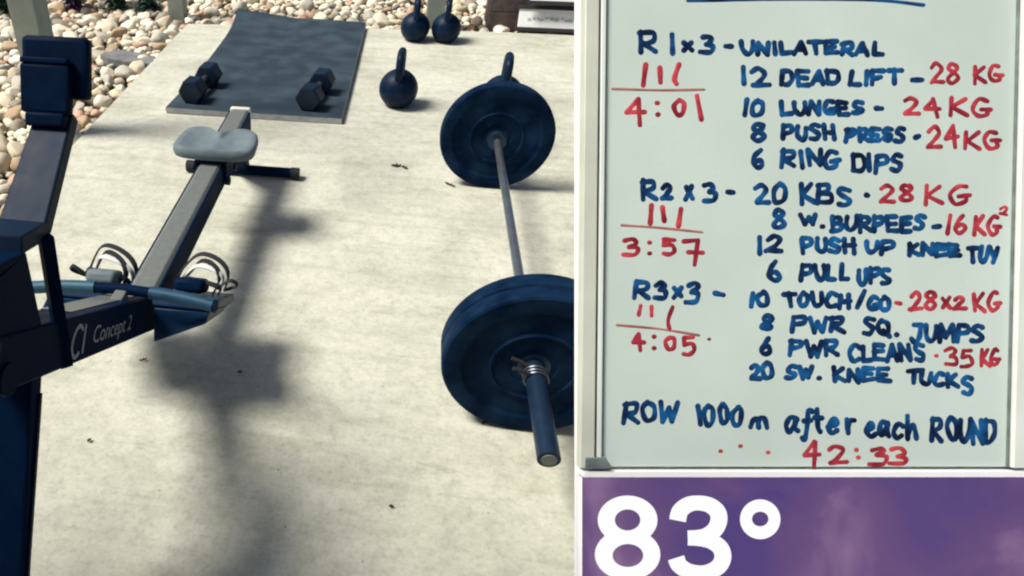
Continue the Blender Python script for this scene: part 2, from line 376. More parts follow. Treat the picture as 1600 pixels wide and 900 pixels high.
ring = [I(i, 0) for i in range(nx+1)]+[I(nx, j) for j in range(1, ny+1)]+[I(i, ny) for i in range(nx-1, -1, -1)]+[I(0, j) for j in range(ny-1, 0, -1)]
side = []
for a, b in zip(ring, ring[1:]+ring[:1]): side.append(bm.faces.new((top[a], bot[a], bot[b], top[b])))
for f in side: f.material_index = 1
rm = obj('rubber_mat', bm, M['mat_']); rm.data.materials.append(M['matedge'])
tag(rm, 'black rubber floor mat with a curled far corner lying on the concrete', 'mat')

def dumbbell():
    r = empty('dumbbell')
    for s in (-1, 1):
        bm = NB(); pts = [(.062*math.cos(R(60*k)), .062*math.sin(R(60*k))) for k in range(6)]
        prism(bm, pts, s*.105-.044, s*.105+.044, 'y', bev=.007); o = obj('head', bm, M['hexrub'], r); o.location.z = .0537
    bm = NB(); tube(bm, [(0, -.07, .0537), (0, -.035, .0537), (0, 0, .0537), (0, .035, .0537), (0, .07, .0537)], [.014, .016, .018, .016, .014], 16); obj('handle', bm, M['steel'], r)
    return r
d1 = dumbbell(); d1.location = (-1.015, 3.45, T+.004); d1.rotation_euler.z = R(-6); d1.scale = (1.1,)*3
tag(d1, 'black hex dumbbell on the mat nearer the gravel', 'dumbbell', 'hex dumbbells on the mat')
d2 = copy_tree(d1); d2.location = (-.395, 3.45, T+.004); d2.rotation_euler.z = R(-9); d2['label'] = 'black hex dumbbell at the mat corner nearer the kettlebell'

# ------------------------------------------------------------------ kettlebells
def kettlebell():
    r = empty('kettlebell'); bm = NB(); rad = .092; prof = [(.0, 0)]
    for k in range(1, 26):
        t = math.pi*(k/26); z = .088-rad*math.cos(t)
        if z < .004: continue
        prof.append((rad*math.sin(t)*(1 if t < 1.9 else 1-.04*(t-1.9)), z))
    z0 = prof[1][1]; prof[0] = (0, z0)
    prof = [(max(a, 1e-4), z-z0) for a, z in prof]+[(1e-4, .178-z0)]
    lathe(bm, prof, 40, 'z'); obj('body', bm, M['iron'], r, angle=60)
    path = spline([(0, -.052, .135), (0, -.064, .185), (0, -.056, .232), (0, -.025, .250), (0, .025, .250), (0, .056, .232), (0, .064, .185), (0, .052, .135)], 6)
    bm = NB(); tube(bm, path, .0185, 14, up=(1, 0, 0)); obj('handle', bm, M['iron'], r)
    return r
kb = kettlebell(); kb.location = (.030, 3.525, 0); kb.rotation_euler.z = R(-4); kb.scale = (1.1,)*3
G = 'black kettlebells on the concrete'; tag(kb, 'black kettlebell standing alone between the mat and the barbell', 'kettlebell', G)
for (x, y, rz, sc, lb) in [(.108, 4.665, 2, 1.03, 'black kettlebell at the far slab edge, the one of the pair nearer the mat'), (.308, 4.67, -3, 1.03, 'black kettlebell at the far slab edge, the one of the pair nearer the wooden box'), (.556, 3.49, -5, 1.15, 'black kettlebell half hidden behind the far weight plate')]:
    c = copy_tree(kb); c.location = (x, y, 0); c.rotation_euler.z = R(rz); c.scale = (sc,)*3; c['label'] = lb

# ------------------------------------------------------------------ barbell and plates
BX, BZ = .422, .2265; BR = R(1.0)
def on_bar(o, y): o.location = (BX+(y-1.9)*math.tan(BR), y, BZ); o.rotation_euler = (0, random.uniform(0, 6), 0) if False else (0, 0, -BR)
bb = tag(empty('barbell'), 'long steel barbell lying across the slab between its weight plates', 'barbell'); on_bar(bb, 1.9); bb.location.z = BZ
bm = NB(); tube(bm, [(0, -.50, 0), (0, .79, 0)], .0145, 20); obj('shaft', bm, M['steel'], bb)
for a, b in ((-.88, -.475), (.745, 1.15)):
    s = obj('sleeve', tube(NB(), [(0, a, 0), (0, b, 0)], .0248, 28), M['sleeve'], bb)
    e, d = (a, -1) if a < 0 else (b, 1)
    obj('end_cap', tube(NB(), [(0, e+d*.0005, 0), (0, e+d*.003, 0)], .0165, 24), M['alu'], s)
    i, d = (b, 1) if a < 0 else (a, -1)
    obj('flange', tube(NB(), [(0, i-d*.015, 0), (0, i+d*.015, 0)], .036, 28), M['sleeve'], s)
def plate():
    r = empty('weight_plate'); t = .0245; R0 = .2255
    half = [(.027, t*.62), (.055, t*.62), (.058, t*.72), (.098, t*.72), (.101, t*.95), (.106, t*.95), (.110, t*.72), (.168, t*.66), (.178, t*.97), (.186, t), (R0-.008, t), (R0-.002, t-.004), (R0, t-.009)]
    prof = half+[(a, -h) for a, h in half[::-1]]+[half[0]]
    bm = NB(); rings = []; n = 72
    for (rr, hh) in prof[:-1]: rings.append([bm.verts.new((rr*math.cos(2*math.pi*k/n), hh, rr*math.sin(2*math.pi*k/n))) for k in range(n)])
    for A, B in zip(rings, rings[1:]+rings[:1]):
        for k in range(n): bm.faces.new((A[k], A[(k+1) % n], B[(k+1) % n], B[k]))
    obj('disc', bm, M['rubber'], r, angle=25)
    bm = NB(); rings = []; pr = [(.0256, t*.70), (.040, t*.70), (.040, -t*.70), (.0256, -t*.70)]
    for (rr, hh) in pr: rings.append([bm.verts.new((rr*math.cos(2*math.pi*k/n), hh, rr*math.sin(2*math.pi*k/n))) for k in range(n)])
    for A, B in zip(rings, rings[1:]+rings[:1]):
        for k in range(n): bm.faces.new((A[k], A[(k+1) % n], B[(k+1) % n], B[k]))
    obj('hub_ring', bm, M['sleeve'], r)
    return r
pl = plate(); GP = 'black bumper plates on the barbell'
on_bar(pl, 1.326); tag(pl, 'black bumper plate nearest the camera, outermost on the barbell', 'weight plate', GP)
for y, lb in ((1.3765, 'inner black bumper plate of the near pair on the barbell'), (2.685, 'single black bumper plate at the far end of the barbell')):
    c = copy_tree(pl); on_bar(c, y); c['label'] = lb
def collar(y, lb):
    r = tag(empty('spring_collar'), lb, 'clamp', 'spring collars on the barbell'); on_bar(r, y)
    pts = [(.0285*math.cos(t), -.016+.032*t/(6*math.pi), .0285*math.sin(t)) for t in np.linspace(0, 6*math.pi, 70)]
    obj('spring', tube(NB(), pts, .0032, 6, up=(0, 1, 0)), M['chrome'], r)
    for s in (-1, 1): obj('grip', tube(NB(), [(-.02, s*.014, .02), (-.045, s*.017, .032), (-.062, s*.018, .036)], .0048, 8), M['strapb'], r)
collar(1.275, 'steel spring collar against the near weight plate'); collar(2.735, 'steel spring collar behind the far weight plate')

# ------------------------------------------------------------------ rowing machine
RX = -.615
rw = tag(empty('rowing_machine', (RX, 1.6, 0)), 'dark rowing machine with grey seat and aluminium rail at the left', 'rowing machine')
def part(name, bm, m, parent=None, angle=40):
    for v in bm.verts: v.co -= Vector((RX, 1.6, 0))
    return obj(name, bm, M[m], parent or rw, angle=angle)
# rail: aluminium beam with dark side channels
bm = NB(); prism(bm, [(-.040, .215), (.040, .215), (.040, .292), (.030, .302), (-.030, .302), (-.040, .292)], 1.36, 2.62, 'y', bev=.003)
for v in bm.verts: v.co.x += RX
rail = part('rail', bm, 'alu')
for s in (-1, 1): bm = NB(); box(bm, (RX+s*.0415, 1.99, .253), (.008, 1.25, .080), bev=.002); part('side_channel', bm, 'dark', rail)
bm = NB(); box(bm, (RX, 2.63, .258), (.084, .03, .094), bev=.008); part('end_cap', bm, 'boardframe', rail)
# rear leg
bm = NB(); prism(bm, [(2.44, .213), (2.58, .213), (2.64, .03), (2.60, .03)], RX-.03, RX+.03, 'x', bev=.004); leg = part('rear_leg', bm, 'dark')
bm = NB(); tube(bm, [(RX-.235, 2.62, .026), (RX+.235, 2.62, .026)], .022, 16); part('foot_bar', bm, 'dark', leg)
for s in (-1, 1): bm = NB(); tube(bm, [(RX+s*.215, 2.62, .0255), (RX+s*.25, 2.62, .0255)], .0255, 16); part('foot_cap', bm, 'strapb', leg)
# seat: dished, two lobes, tailbone notch at the back
bm = NB(); SY = 2.20; pts = [(-.148, -.05), (-.140, .06), (-.105, .100), (-.05, .098), (0, .055), (.05, .098), (.105, .100), (.140, .06), (.148, -.05), (.118, -.088), (.05, -.100), (-.05, -.100), (-.118, -.088)]
out = spline(pts, 5, True); n = len(out); rings = []
for sc, zz in ((.86, .318), (.97, .322), (1.0, .338), (.985, .354), (.93, .362), (.8, .360), (.6, .354), (.35, .350), (.1, .350)):
    rr = []
    for p in out:
        x, y = p[0]*sc, p[1]*sc; dish = 0
        if zz > .345: dish = -.014*math.exp(-((abs(x)-.07)/.045)**2-((y+.01)/.06)**2)+.003*math.exp(-(x/.02)**2)
        rr.append(bm.verts.new((RX+.008+x, SY+y, zz+dish)))
    rings.append(rr)
for A, B in zip(rings, rings[1:]):
    for k in range(n): bm.faces.new((A[k], A[(k+1) % n], B[(k+1) % n], B[k]))
bm.faces.new(rings[0][::-1]); bm.faces.new(rings[-1]); seat = part('seat', bm, 'seat', angle=60)
bm = NB(); box(bm, (RX, SY, .309), (.11, .16, .016), bev=.003)
for s in (-1, 1): box(bm, (RX+s*.052, SY, .268), (.012, .15, .086), bev=.003)
part('seat_carriage', bm, 'dark', seat)
for s in (-1, 1):
    for q in (-1, 1): bm = NB(); tube(bm, [(RX+s*.047, SY+q*.055, .225), (RX+s*.063, SY+q*.055, .225)], .016, 14); part('roller', bm, 'strapb', seat)
# sloping chain housing
def slope_top(y): return .325+(1.32-y)*.63
BT = .112
Ya, Yb = 1.36, .46
bm = NB(); prism(bm, [(Ya, slope_top(Ya)), (Yb, slope_top(Yb)), (Yb, slope_top(Yb)-BT), (Ya-.06, slope_top(Ya-.06)-BT), (Ya, slope_top(Ya)-.095)], RX-.050, RX+.050, 'x', bev=.005)
hs = part('chain_housing', bm, 'dark')
bm = NB(); prism(bm, [(1.30, slope_top(1.30)+.002), (.98, slope_top(.98)+.002), (.98, slope_top(.98)-.004), (1.30, slope_top(1.30)-.004)], RX-.046, RX+.020, 'x'); part('top_cover', bm, 'alu', hs)
# printed name on the right side of the housing
def text_mesh(s, size):
    cu = bpy.data.curves.new('t', 'FONT'); cu.body = s; cu.size = size; cu.extrude = .0004; cu.resolution_u = 3; cu.shear = .25
    to = bpy.data.objects.new('t', cu); C.objects.link(to); dg = bpy.context.evaluated_depsgraph_get(); me = bpy.data.meshes.new_from_object(to.evaluated_get(dg)); bpy.data.objects.remove(to); return me
th = math.atan(.63); al = Vector((0, math.cos(th), -math.sin(th))); nu = Vector((0, math.sin(th), math.cos(th)))
def side_print(name, me, y, drop):
    o = bpy.data.objects.new(name, me); C.objects.link(o); me.materials.append(M['print2']); o.parent = hs
    p = Vector((RX+.0512, y, slope_top(y)-drop))-Vector((RX, 1.6, 0)); m = Matrix((al, nu, Vector((1, 0, 0)))).transposed().to_4x4(); m.translation = p; o.matrix_local = m
side_print('lettering', text_mesh('Concept 2', .052), .975, .079)
bm = NB()
pts = [(.030*math.cos(t)*.75+.008*math.sin(t), .030*math.sin(t), 0) for t in np.linspace(.7, 5.4, 16)]; tube(bm, pts, .0045, 6, flat=(1, .25), up=(0, 0, 1))
tube(bm, [(.024, -.028, 0), (.036, .030, 0)], .0045, 6, flat=(1, .25), up=(0, 0, 1))
me = bpy.data.meshes.new('emblem'); bm.to_mesh(me); bm.free(); side_print('emblem', me, .925, .06)
# front upper housing, flywheel, leg
bm = NB(); prism(bm, [(.852, .775), (.838, slope_top(.838)-.01), (.50, slope_top(.5)-.01), (.50, .83), (.60, .86)], RX-.045, RX+.045, 'x', bev=.005); fh = part('front_bracket', bm, 'dark')
bm = NB(); tube(bm, [(RX+.046, .695, .70), (RX+.054, .695, .70)], .014, 16); part('bolt', bm, 'strapb', fh)
bm = NB(); lathe(bm, [(.02, -.075), (.19, -.075), (.225, -.055), (.235, 0), (.225, .055), (.19, .075), (.02, .075)], 48, 'x', (RX, .36, .80)); part('flywheel_housing', bm, 'black')
bm = NB(); tube(bm, [(RX+.050, .70, .63), (RX+.056, .70, .63)], .028, 20); part('axle_cap', bm, 'dark', hs)
bm = NB(); prism(bm, [(.840, .560), (.800, .580), (.462, .03), (.498, .03)], RX-.032, RX+.032, 'x', bev=.006); fl = part('front_leg', bm, 'dark')
bm = NB(); prism(bm, [(.795, .500), (.785, .500), (.480, .05), (.488, .05)], RX+.0322, RX+.036, 'x'); part('edge_trim', bm, 'powder', fl)
bm = NB(); tube(bm, [(RX-.28, .478, .03), (RX+.12, .478, .03)], .026, 16); part('foot_bar', bm, 'dark', fl)
# struts carrying the monitor arm
for s in (-1, 1): bm = NB(); tube(bm, [(RX+s*.044, .918, .762), (RX+s*.046, .872, .50)], .0135, 4, flat=(1.2, 1.2)); part('strut', bm, 'dark')
# arm: wide flat channel rising to the monitor
def slab(bm, a, b, wa, wb, th_):
    a, b = Vector(a), Vector(b); d = (b-a).normalized(); x = Vector((1, 0, 0)); nrm = x.cross(d).normalized()
    v = [bm.verts.new(p+x*sx*ww/2+nrm*sn*th_/2) for p, ww in ((a, wa), (b, wb)) for sx, sn in ((-1, -1), (1, -1), (1, 1), (-1, 1))]
    fs = [bm.faces.new([v[i] for i in q]) for q in ((3, 2, 1, 0), (4, 5, 6, 7), (0, 1, 5, 4), (1, 2, 6, 5), (2, 3, 7, 6), (3, 0, 4, 7))]
    bmesh.ops.recalc_face_normals(bm, faces=fs); bevel_flat(bm, fs, list({e for f in fs for e in f.edges}), .004, 2)
bm = NB(); slab(bm, (RX, .930, .765), (RX+.006, 1.118, .897), .088, .072, .030); arm = part('monitor_arm', bm, 'powder')
bm = NB(); slab(bm, (RX, .845, .790), (RX, .932, .766), .088, .088, .032); part('arm_base', bm, 'powder', arm)
# monitor seen from behind
mt = Matrix.Rotation(R(-24), 3, 'X') @ Matrix.Rotation(R(0), 3, 'Y'); mc = Vector((RX+.020, 1.150, .985))
def mb(dx, dy, dz, s, bev): return box(NB(), mc+mt @ Vector((dx, dy, dz)), s, mt, bev)
mon = part('monitor', mb(-.010, 0, -.010, (.126, .030, .108), .009), 'black')
part('battery_cover', mb(-.020, -.022, -.048, (.094, .022, .086), .006), 'black', mon)
part('cover_ridge', mb(-.020, -.026, .000, (.090, .018, .010), .003), 'dark', mon)
part('screen', mb(-.010, .0155, -.008, (.105, .002, .080), 0), 'navy', mon)
part('monitor_bracket', mb(-.020, -.016, -.102, (.076, .040, .026), .006), 'black', mon)
# footrests and straps
for s in (-1, 1):
    fx = RX+s*.128; bm = NB(); ox = .028 if s > 0 else 0
    prism(bm, [(1.270, .335), (1.285, .350), (1.515, .205), (1.505, .188), (1.470, .200)], fx-.062-(.0 if s > 0 else .028), fx+.064+ox, 'x', bev=.005); fr = part('footrest', bm, 'navy')
    bm = NB(); prism(bm, [(1.272, .330), (1.470, .205), (1.39, .188), (1.235, .240)], fx-.058-(.0 if s > 0 else .028), fx+.058+ox, 'x', bev=.006)
    for v in bm.verts:
        k = max(0, min(1, (s*(v.co.x-fx)+.058)/.144)); top_ = .330-(v.co.y-1.272)*.66; v.co.z += (top_-v.co.z)*k*.72
    part('bracket', bm, 'navy', fr)
    hc = NB(); box(hc, (fx-s*.004, 1.425, .292), (.086, .075, .040), Matrix.Rotation(R(-33), 3, 'X'), .014, 3); part('heel_cup', hc, 'seat' if s < 0 else 'dark', fr)
    for (y_, z_, wd_, hh, lean, m) in ((1.455, .258, .066, .052, -.03, 'strapb'), (1.475, .248, .074, .066, .07, 'strapb'), (1.490, .245, .060, .052, .02, 'strapw'), (1.445, .258, .050, .040, .09, 'strapb')):
        pts = [(fx+wd_*math.cos(t)+.016*math.sin(t)*s+.008*math.sin(3*t), y_+lean*math.sin(t)-.012*math.cos(t), z_+hh*math.sin(t)**.8) for t in np.linspace(.02, math.pi-.02, 18)]
        part('strap', tube(NB(), pts, .0105, 6, flat=(.28, 1), up=(0, 1, 0)), m, fr)
    pts = spline([(fx+s*.060, 1.45, .27), (fx+s*.098, 1.45, .30), (fx+s*.112, 1.47, .27), (fx+s*.070, 1.49, .235)], 5)
    part('strap', tube(NB(), pts, .008, 6, flat=(.3, 1), up=(0, 1, 0)), 'strapb', fr)
# handle resting across the housing: two bent grips, dark middle, chain swivel
hz = slope_top(1.24)+.022
hm = part('handle', tube(NB(), [(RX-.075, 1.242, hz), (RX+.010, 1.245, hz+.002), (RX+.095, 1.242, hz)], .0135, 12), 'dark')
for s in (-1, 1):
    part('grip', tube(NB(), spline([(RX+.01+s*.070, 1.243, hz), (RX+.01+s*.15, 1.238, hz-.002), (RX+.01+s*.232, 1.225, hz-.006)], 4), .0160, 14), 'teal' if s < 0 else 'grip_shaded', hm)
    part('grip_end', tube(NB(), [(RX+.01+s*.231, 1.2252, hz-.006), (RX+.01+s*.238, 1.224, hz-.006)], .0158, 14), 'dark', hm)
part('chain_swivel', box(NB(), (RX+.01, 1.215, hz-.004), (.030, .05, .022), None, .004), 'alu', hm)

# ------------------------------------------------------------------ little leaves and bits on the slab
def bit(px, py, ln, wd, lb, rz):
    g = ground(px, py); bm = NB(); n = 8
    L_ = [bm.verts.new((ln*(k/n-.5), wd*math.sin(math.pi*min(1, max(.04, k/n)))*.5, .003+.006*abs(math.sin(k)))) for k in range(n+1)]
    Rr = [bm.verts.new((ln*(k/n-.5), -wd*math.sin(math.pi*min(1, max(.04, k/n)))*.5, .003+.008*abs(math.cos(k*.8)))) for k in range(n+1)]
    Md = [bm.verts.new((ln*(k/n-.5), 0, .0015)) for k in range(n+1)]
    for k in range(n): bm.faces.new((L_[k], L_[k+1], Md[k+1], Md[k])); bm.faces.new((Md[k], Md[k+1], Rr[k+1], Rr[k]))
    o = obj('dry_leaf', bm, M['leafd']); o.location = (g.x, g.y, .001); o.rotation_euler.z = rz
    tag(o, lb, 'leaf', 'dry leaves on the concrete')
bit(619, 260, .045, .022, 'curled dry leaf on the slab below the lone kettlebell', .2); bit(632, 263, .035, .018, 'smaller dry leaf touching the curled one', -.7)
bit(703, 290, .05, .012, 'thin leaf scrap at the foot of the far weight plate', -.6); bit(757, 662, .024, .012, 'tiny dark scrap by the near weight plate', .5)
bit(375, 583, .012, .009, 'dark crumb in the rowing machine shadow', .3); bit(140, 690, .012, .009, 'dark crumb beside the front leg of the rowing machine', 1); bit(224, 564, .022, .005, 'short thin twig under the chain housing', .6)
bit(611, 793, .010, .008, 'dark crumb on the bare concrete near the bottom', .1)

# ------------------------------------------------------------------ leaning display stand, whiteboard, weather screen
def basis(zc, tilt):
    """a board facing the camera operator; returns matrix and a measure of sketch units -> board metres"""
    ey = (UP*math.cos(tilt)-FW*math.sin(tilt)).normalized(); ex = RT.copy(); ez = ex.cross(ey)
    o = CP+FW*zc+RT*((1260-450)/FPX*zc)-UP*((365-450)/FPX*zc)
    m = Matrix((ex, ey, ez)).transposed().to_4x4(); m.translation = o
    def uv(x, y):
        d = FW+RT*((x-450)/FPX)-UP*((y-450)/FPX); t = (o-CP).dot(ez)/d.dot(ez); q = CP+d*t-o; return q.dot(ex), q.dot(ey)
    return m, uv
mS, uvS = basis(1.262, 0)
st = tag(empty('display_stand'), 'white leaning panel on legs that carries the whiteboard and the purple screen', 'stand'); st.matrix_world = mS
(a, b), (c_, d_) = uvS(900, -60), uvS(1650, 985)
bm = NB(); box(bm, ((a+c_)/2, (b+d_)/2, -.004), (c_-a, b-d_, .008), bev=.001); obj('panel', bm, M['panel'], st)
inv = mS.inverted()
l0, l1 = uvS(902, 730.5), uvS(1650, 740)
bm = NB(); box(bm, ((l0[0]+l1[0])/2, (l0[1]+l1[1])/2, .013), (l1[0]-l0[0]-.002, (l0[1]-l1[1])*.97, .026), bev=.0008); obj('ledge', bm, M['panel'], st)
for u in (a+.45, c_-.06):
    t1 = mS @ Vector((u, b-.05, -.03)); p1 = t1.copy(); foot = Vector((t1.x+.03, t1.y+.16, .0))
    bm = NB(); tube(bm, [inv @ p1, inv @ foot], .014, 10); obj('rear_leg', bm, M['powder'], st)
for u in (a+.05, c_-.05):
    t1 = mS @ Vector((u, d_+.10, -.035)); dirv = (mS.to_3x3() @ Vector((0, -1, 0))); k = (t1.z-.012)/-dirv.z; f2 = t1+dirv*k
    bm = NB(); tube(bm, [inv @ t1, inv @ f2], .012, 10); obj('front_leg', bm, M['powder'], st)

mW, uvW = basis(1.235, R(1.25))
wbd = tag(empty('whiteboard'), 'whiteboard covered in blue and red handwritten workout lines', 'whiteboard'); wbd.matrix_world = mW
(l, t_), (r_, b_) = uvW(944, 0), uvW(1588, 0); L0 = l; R0_ = r_; T0 = t_+.05; B0 = uvW(944, 729)[1]
bm = NB(); box(bm, ((L0+R0_)/2, (T0+B0)/2, -.006), (R0_-L0+.02, T0-B0, .012)); obj('writing_surface', bm, M['board'], wbd, smooth=False)
fw = L0-uvW(911, 0)[0]
def bar(name, x0, x1, z1, m, y0=B0, y1=T0): bm = NB(); box(bm, ((x0+x1)/2, (y0+y1)/2, z1/2-.005), (x1-x0, y1-y0, z1+.01), bev=.0015); return obj(name, bm, M[m], wbd)
f1 = bar('frame_bar', L0-fw, L0-fw*.36, .011, 'boardframe'); f2 = bar('frame_bar', L0-fw*.355, L0-fw*.22, .006, 'corner'); f3 = bar('frame_bar', L0-fw*.215, L0, .009, 'boardlip')
bar('frame_bar', R0_, R0_+.004, .004, 'corner'); bar('frame_bar', R0_+.0045, R0_+.042, .011, 'boardlip')
bar('frame_bar', L0-fw, R0_+.042, .012, 'boardlip', T0+.001, T0+.032)
bm = NB(); c0 = uvW(911, 712); c1 = uvW(944, 729); prism(bm, [(c0[0]-.001, c1[1]-.001), (c1[0]+.010, c1[1]-.001), (c1[0]-.003, c0[1]), (c0[0]-.001, c0[1])], -.001, .0135, 'z', bev=.002); obj('corner_cap', bm, M['corner'], wbd)

GL = {
 'A': [('l', (0, 0), (.48, 1), (1, 0)), ('l', (.2, .36), (.82, .36))], 'B': [('l', (0, 0), (.04, 1)), ('s', (.02, .98), (.65, .95), (.7, .62), (.08, .52)), ('s', (.08, .52), (.88, .45), (.85, .06), (0, 0))],
 'C': [('s', (.95, .86), (.5, 1), (.05, .5), (.4, .02), (1, .12))], 'D': [('l', (.05, 0), (.05, 1)), ('s', (0, .98), (.75, .9), (.95, .45), (.6, .05), (0, .02))],
 'E': [('l', (.9, .97), (.05, 1), (.05, 0), (1, .03)), ('l', (.05, .5), (.8, .52))], 'F': [('l', (1, .97), (.1, 1), (.05, 0)), ('l', (.08, .5), (.8, .52))],
 'G': [('s', (.85, .95), (.4, 1), (.02, .45), (.35, .0), (.85, .1), (.85, .4)), ('l', (.5, .42), (1.1, .42))], 'H': [('l', (.05, 0), (.08, 1)), ('l', (.9, 0), (.92, 1)), ('l', (.05, .5), (.95, .52))],
 'I': [('l', (.5, 1), (.45, 0))], '1': [('l', (.5, 1), (.45, 0))], 'J': [('l', (.1, 1), (1, .97)), ('s', (.75, .97), (.72, .3), (.4, 0), (0, .2))],
 'K': [('l', (.05, 0), (.08, 1)), ('l', (.85, 1), (.1, .45), (1, 0))], 'L': [('l', (.08, 1), (.05, .03), (1, .06))], 'M': [('l', (0, 0), (.12, 1), (.5, .3), (.88, 1), (1, 0))],
 'N': [('l', (.05, 0), (.08, 1), (.9, 0), (.95, 1))], 'O': [('s', (.5, 1), (.05, .6), (.3, .02), (.85, .15), (.92, .75), (.5, 1))], '0': [('s', (.5, 1), (.08, .6), (.3, .02), (.8, .12), (.9, .75), (.5, 1))],
 'P': [('l', (.05, 0), (.08, 1)), ('s', (.02, .96), (.8, .98), (.85, .58), (.1, .42))], 'Q': [('s', (.5, 1), (.05, .6), (.3, .1), (.85, .2), (.9, .8), (.5, 1)), ('l', (.5, .3), (1.05, -.05))],
 'R': [('l', (.05, 0), (.08, 1)), ('s', (.02, .96), (.8, .98), (.82, .6), (.12, .46)), ('l', (.2, .46), (1.02, .02))], 'S': [('s', (.92, .92), (.4, 1), (.1, .72), (.5, .52), (.9, .3), (.6, .0), (.02, .08))],
 's': [('s', (.92, .78), (.4, .85), (.1, .62), (.5, .45), (.9, .25), (.6, .0), (.02, .06))], 'T': [('l', (-.05, .97), (1.05, 1)), ('l', (.5, 1), (.46, 0))], 'U': [('s', (.05, 1), (.08, .3), (.45, 0), (.85, .3), (.92, 1))],
 'V': [('l', (0, 1), (.48, 0), (1, 1))], 'W': [('l', (0, 1), (.25, 0), (.5, .7), (.75, 0), (1, 1))], 'Y': [('l', (0, 1), (.45, .45)), ('l', (1, 1), (.3, -.05))], 'x': [('l', (.05, .95), (.95, .05)), ('l', (.9, 1), (.05, 0))],
 '2': [('s', (.08, .78), (.45, 1), (.85, .75), (.5, .35), (.05, .03)), ('l', (.05, .03), (1, .05))], '3': [('s', (.08, .9), (.6, 1), (.85, .76), (.4, .54)), ('s', (.4, .54), (.95, .42), (.8, .05), (.02, .04))],
 '4': [('l', (.62, 1), (.02, .42), (1, .45)), ('l', (.62, 1), (.75, -.05))], '5': [('l', (.9, .97), (.2, 1), (.15, .58)), ('s', (.15, .58), (.75, .6), (.9, .25), (.5, 0), (.02, .08))], '6': [('s', (.75, 1), (.25, .65), (.08, .25), (.4, 0), (.85, .2), (.65, .48), (.12, .32))],
 '7': [('l', (0, .92), (.85, 1), (.5, -.05)), ('l', (.15, .45), (1, .42))], '8': [('s', (.8, .9), (.4, 1), (.15, .76), (.5, .54), (.9, .25), (.5, 0), (.08, .22), (.5, .54), (.85, .78), (.75, .92))],
 '-': [('l', (0, .5), (1, .46))], '/': [('l', (1, 1), (0, 0))], 'm': [('s', (.02, .1), (.08, .85), (.28, .95), (.42, .1)), ('s', (.42, .2), (.5, .9), (.75, .95), (.95, .1))],
 'a': [('s', (.85, .55), (.4, .65), (.05, .25), (.4, 0), (.8, .5)), ('s', (.82, .6), (.82, .15), (1.02, .02))], 'f': [('s', (1, .95), (.65, 1.05), (.5, .5), (.4, -.3), (0, -.25)), ('l', (.15, .5), (.9, .55))], 't': [('s', (.4, 1), (.38, .2), (.7, .02)), ('l', (0, .6), (.95, .65))],
 'e': [('s', (.1, .3), (.8, .42), (.5, .68), (.08, .35), (.4, .0), (.95, .12))], 'r': [('s', (.1, .62), (.2, .02)), ('s', (.18, .3), (.5, .62), (1, .62))], 'c': [('s', (.9, .55), (.45, .66), (.08, .3), (.4, 0), (.95, .1))], 'h': [('l', (.15, 1.05), (.1, 0)), ('s', (.12, .3), (.55, .62), (.8, .4), (.85, 0))],
}
WT = {'I': .3, '1': .28, 'M': 1.25, 'W': 1.25, 'm': 1.1, 't': .7, 'r': .75, 'f': .8, 'L': .85, 'J': .95}
zlift = [0]
def ribbon(bm, pts, wd, uv=uvW):
    """a marker stroke: low domed ribbon with rounded ends, on the board"""
    P = [np.array(uv(*p)) for p in pts]; s = wd/FPX*1.235/2
    Q = [P[0]]
    for p in P[1:]:
        if np.linalg.norm(p-Q[-1]) > s*.25: Q.append(p)
    if len(Q) < 2: Q = [P[0]-np.array([s*.15, 0]), P[0]+np.array([s*.15, 0])]
    zlift[0] = (zlift[0]+1) % 40; zb = .00012+zlift[0]*.000006
    tn = []
    for i in range(len(Q)):
        d = Q[min(i+1, len(Q)-1)]-Q[max(i-1, 0)]; tn.append(d/(np.linalg.norm(d)+1e-9))
    S = [(Q[0]-tn[0]*s*c, tn[0], s*math.sqrt(max(0, 1-c*c))) for c in (.98, .8, .45)]
    ph = random.uniform(0, 6)
    S += [(q, t, s*(1+.10*math.sin(ph+i*.6))) for i, (q, t) in enumerate(zip(Q, tn))]
    S += [(Q[-1]+tn[-1]*s*c, tn[-1], s*math.sqrt(max(0, 1-c*c))) for c in (.45, .8, .98)]
    prev = None
    for i, (q, t, ww) in enumerate(S):
        nn = np.array([-t[1], t[0]]); zz = zb+i*.000001
        row = [bm.verts.new((*(q+nn*ww), .00003)), bm.verts.new((*(q+nn*ww*.72), zz)), bm.verts.new((*(q-nn*ww*.72), zz)), bm.verts.new((*(q-nn*ww), .00003))]
        if prev:
            for k in range(3): bm.faces.new((prev[k], row[k], row[k+1], prev[k+1]))
        prev = row
def write(items, col, wd=8.5):
    """items: words (text, x0, x1, ytop, ybottom) or strokes [(x, y), ...] or dots (x, y)"""
    wd = wd*1.2 if col == 'red' else wd
    for it in items:
        bm = NB(); write_item(bm, it, wd); obj('marker_word' if isinstance(it[0], str) else 'marker_stroke', bm, M[col], wbd, angle=60)
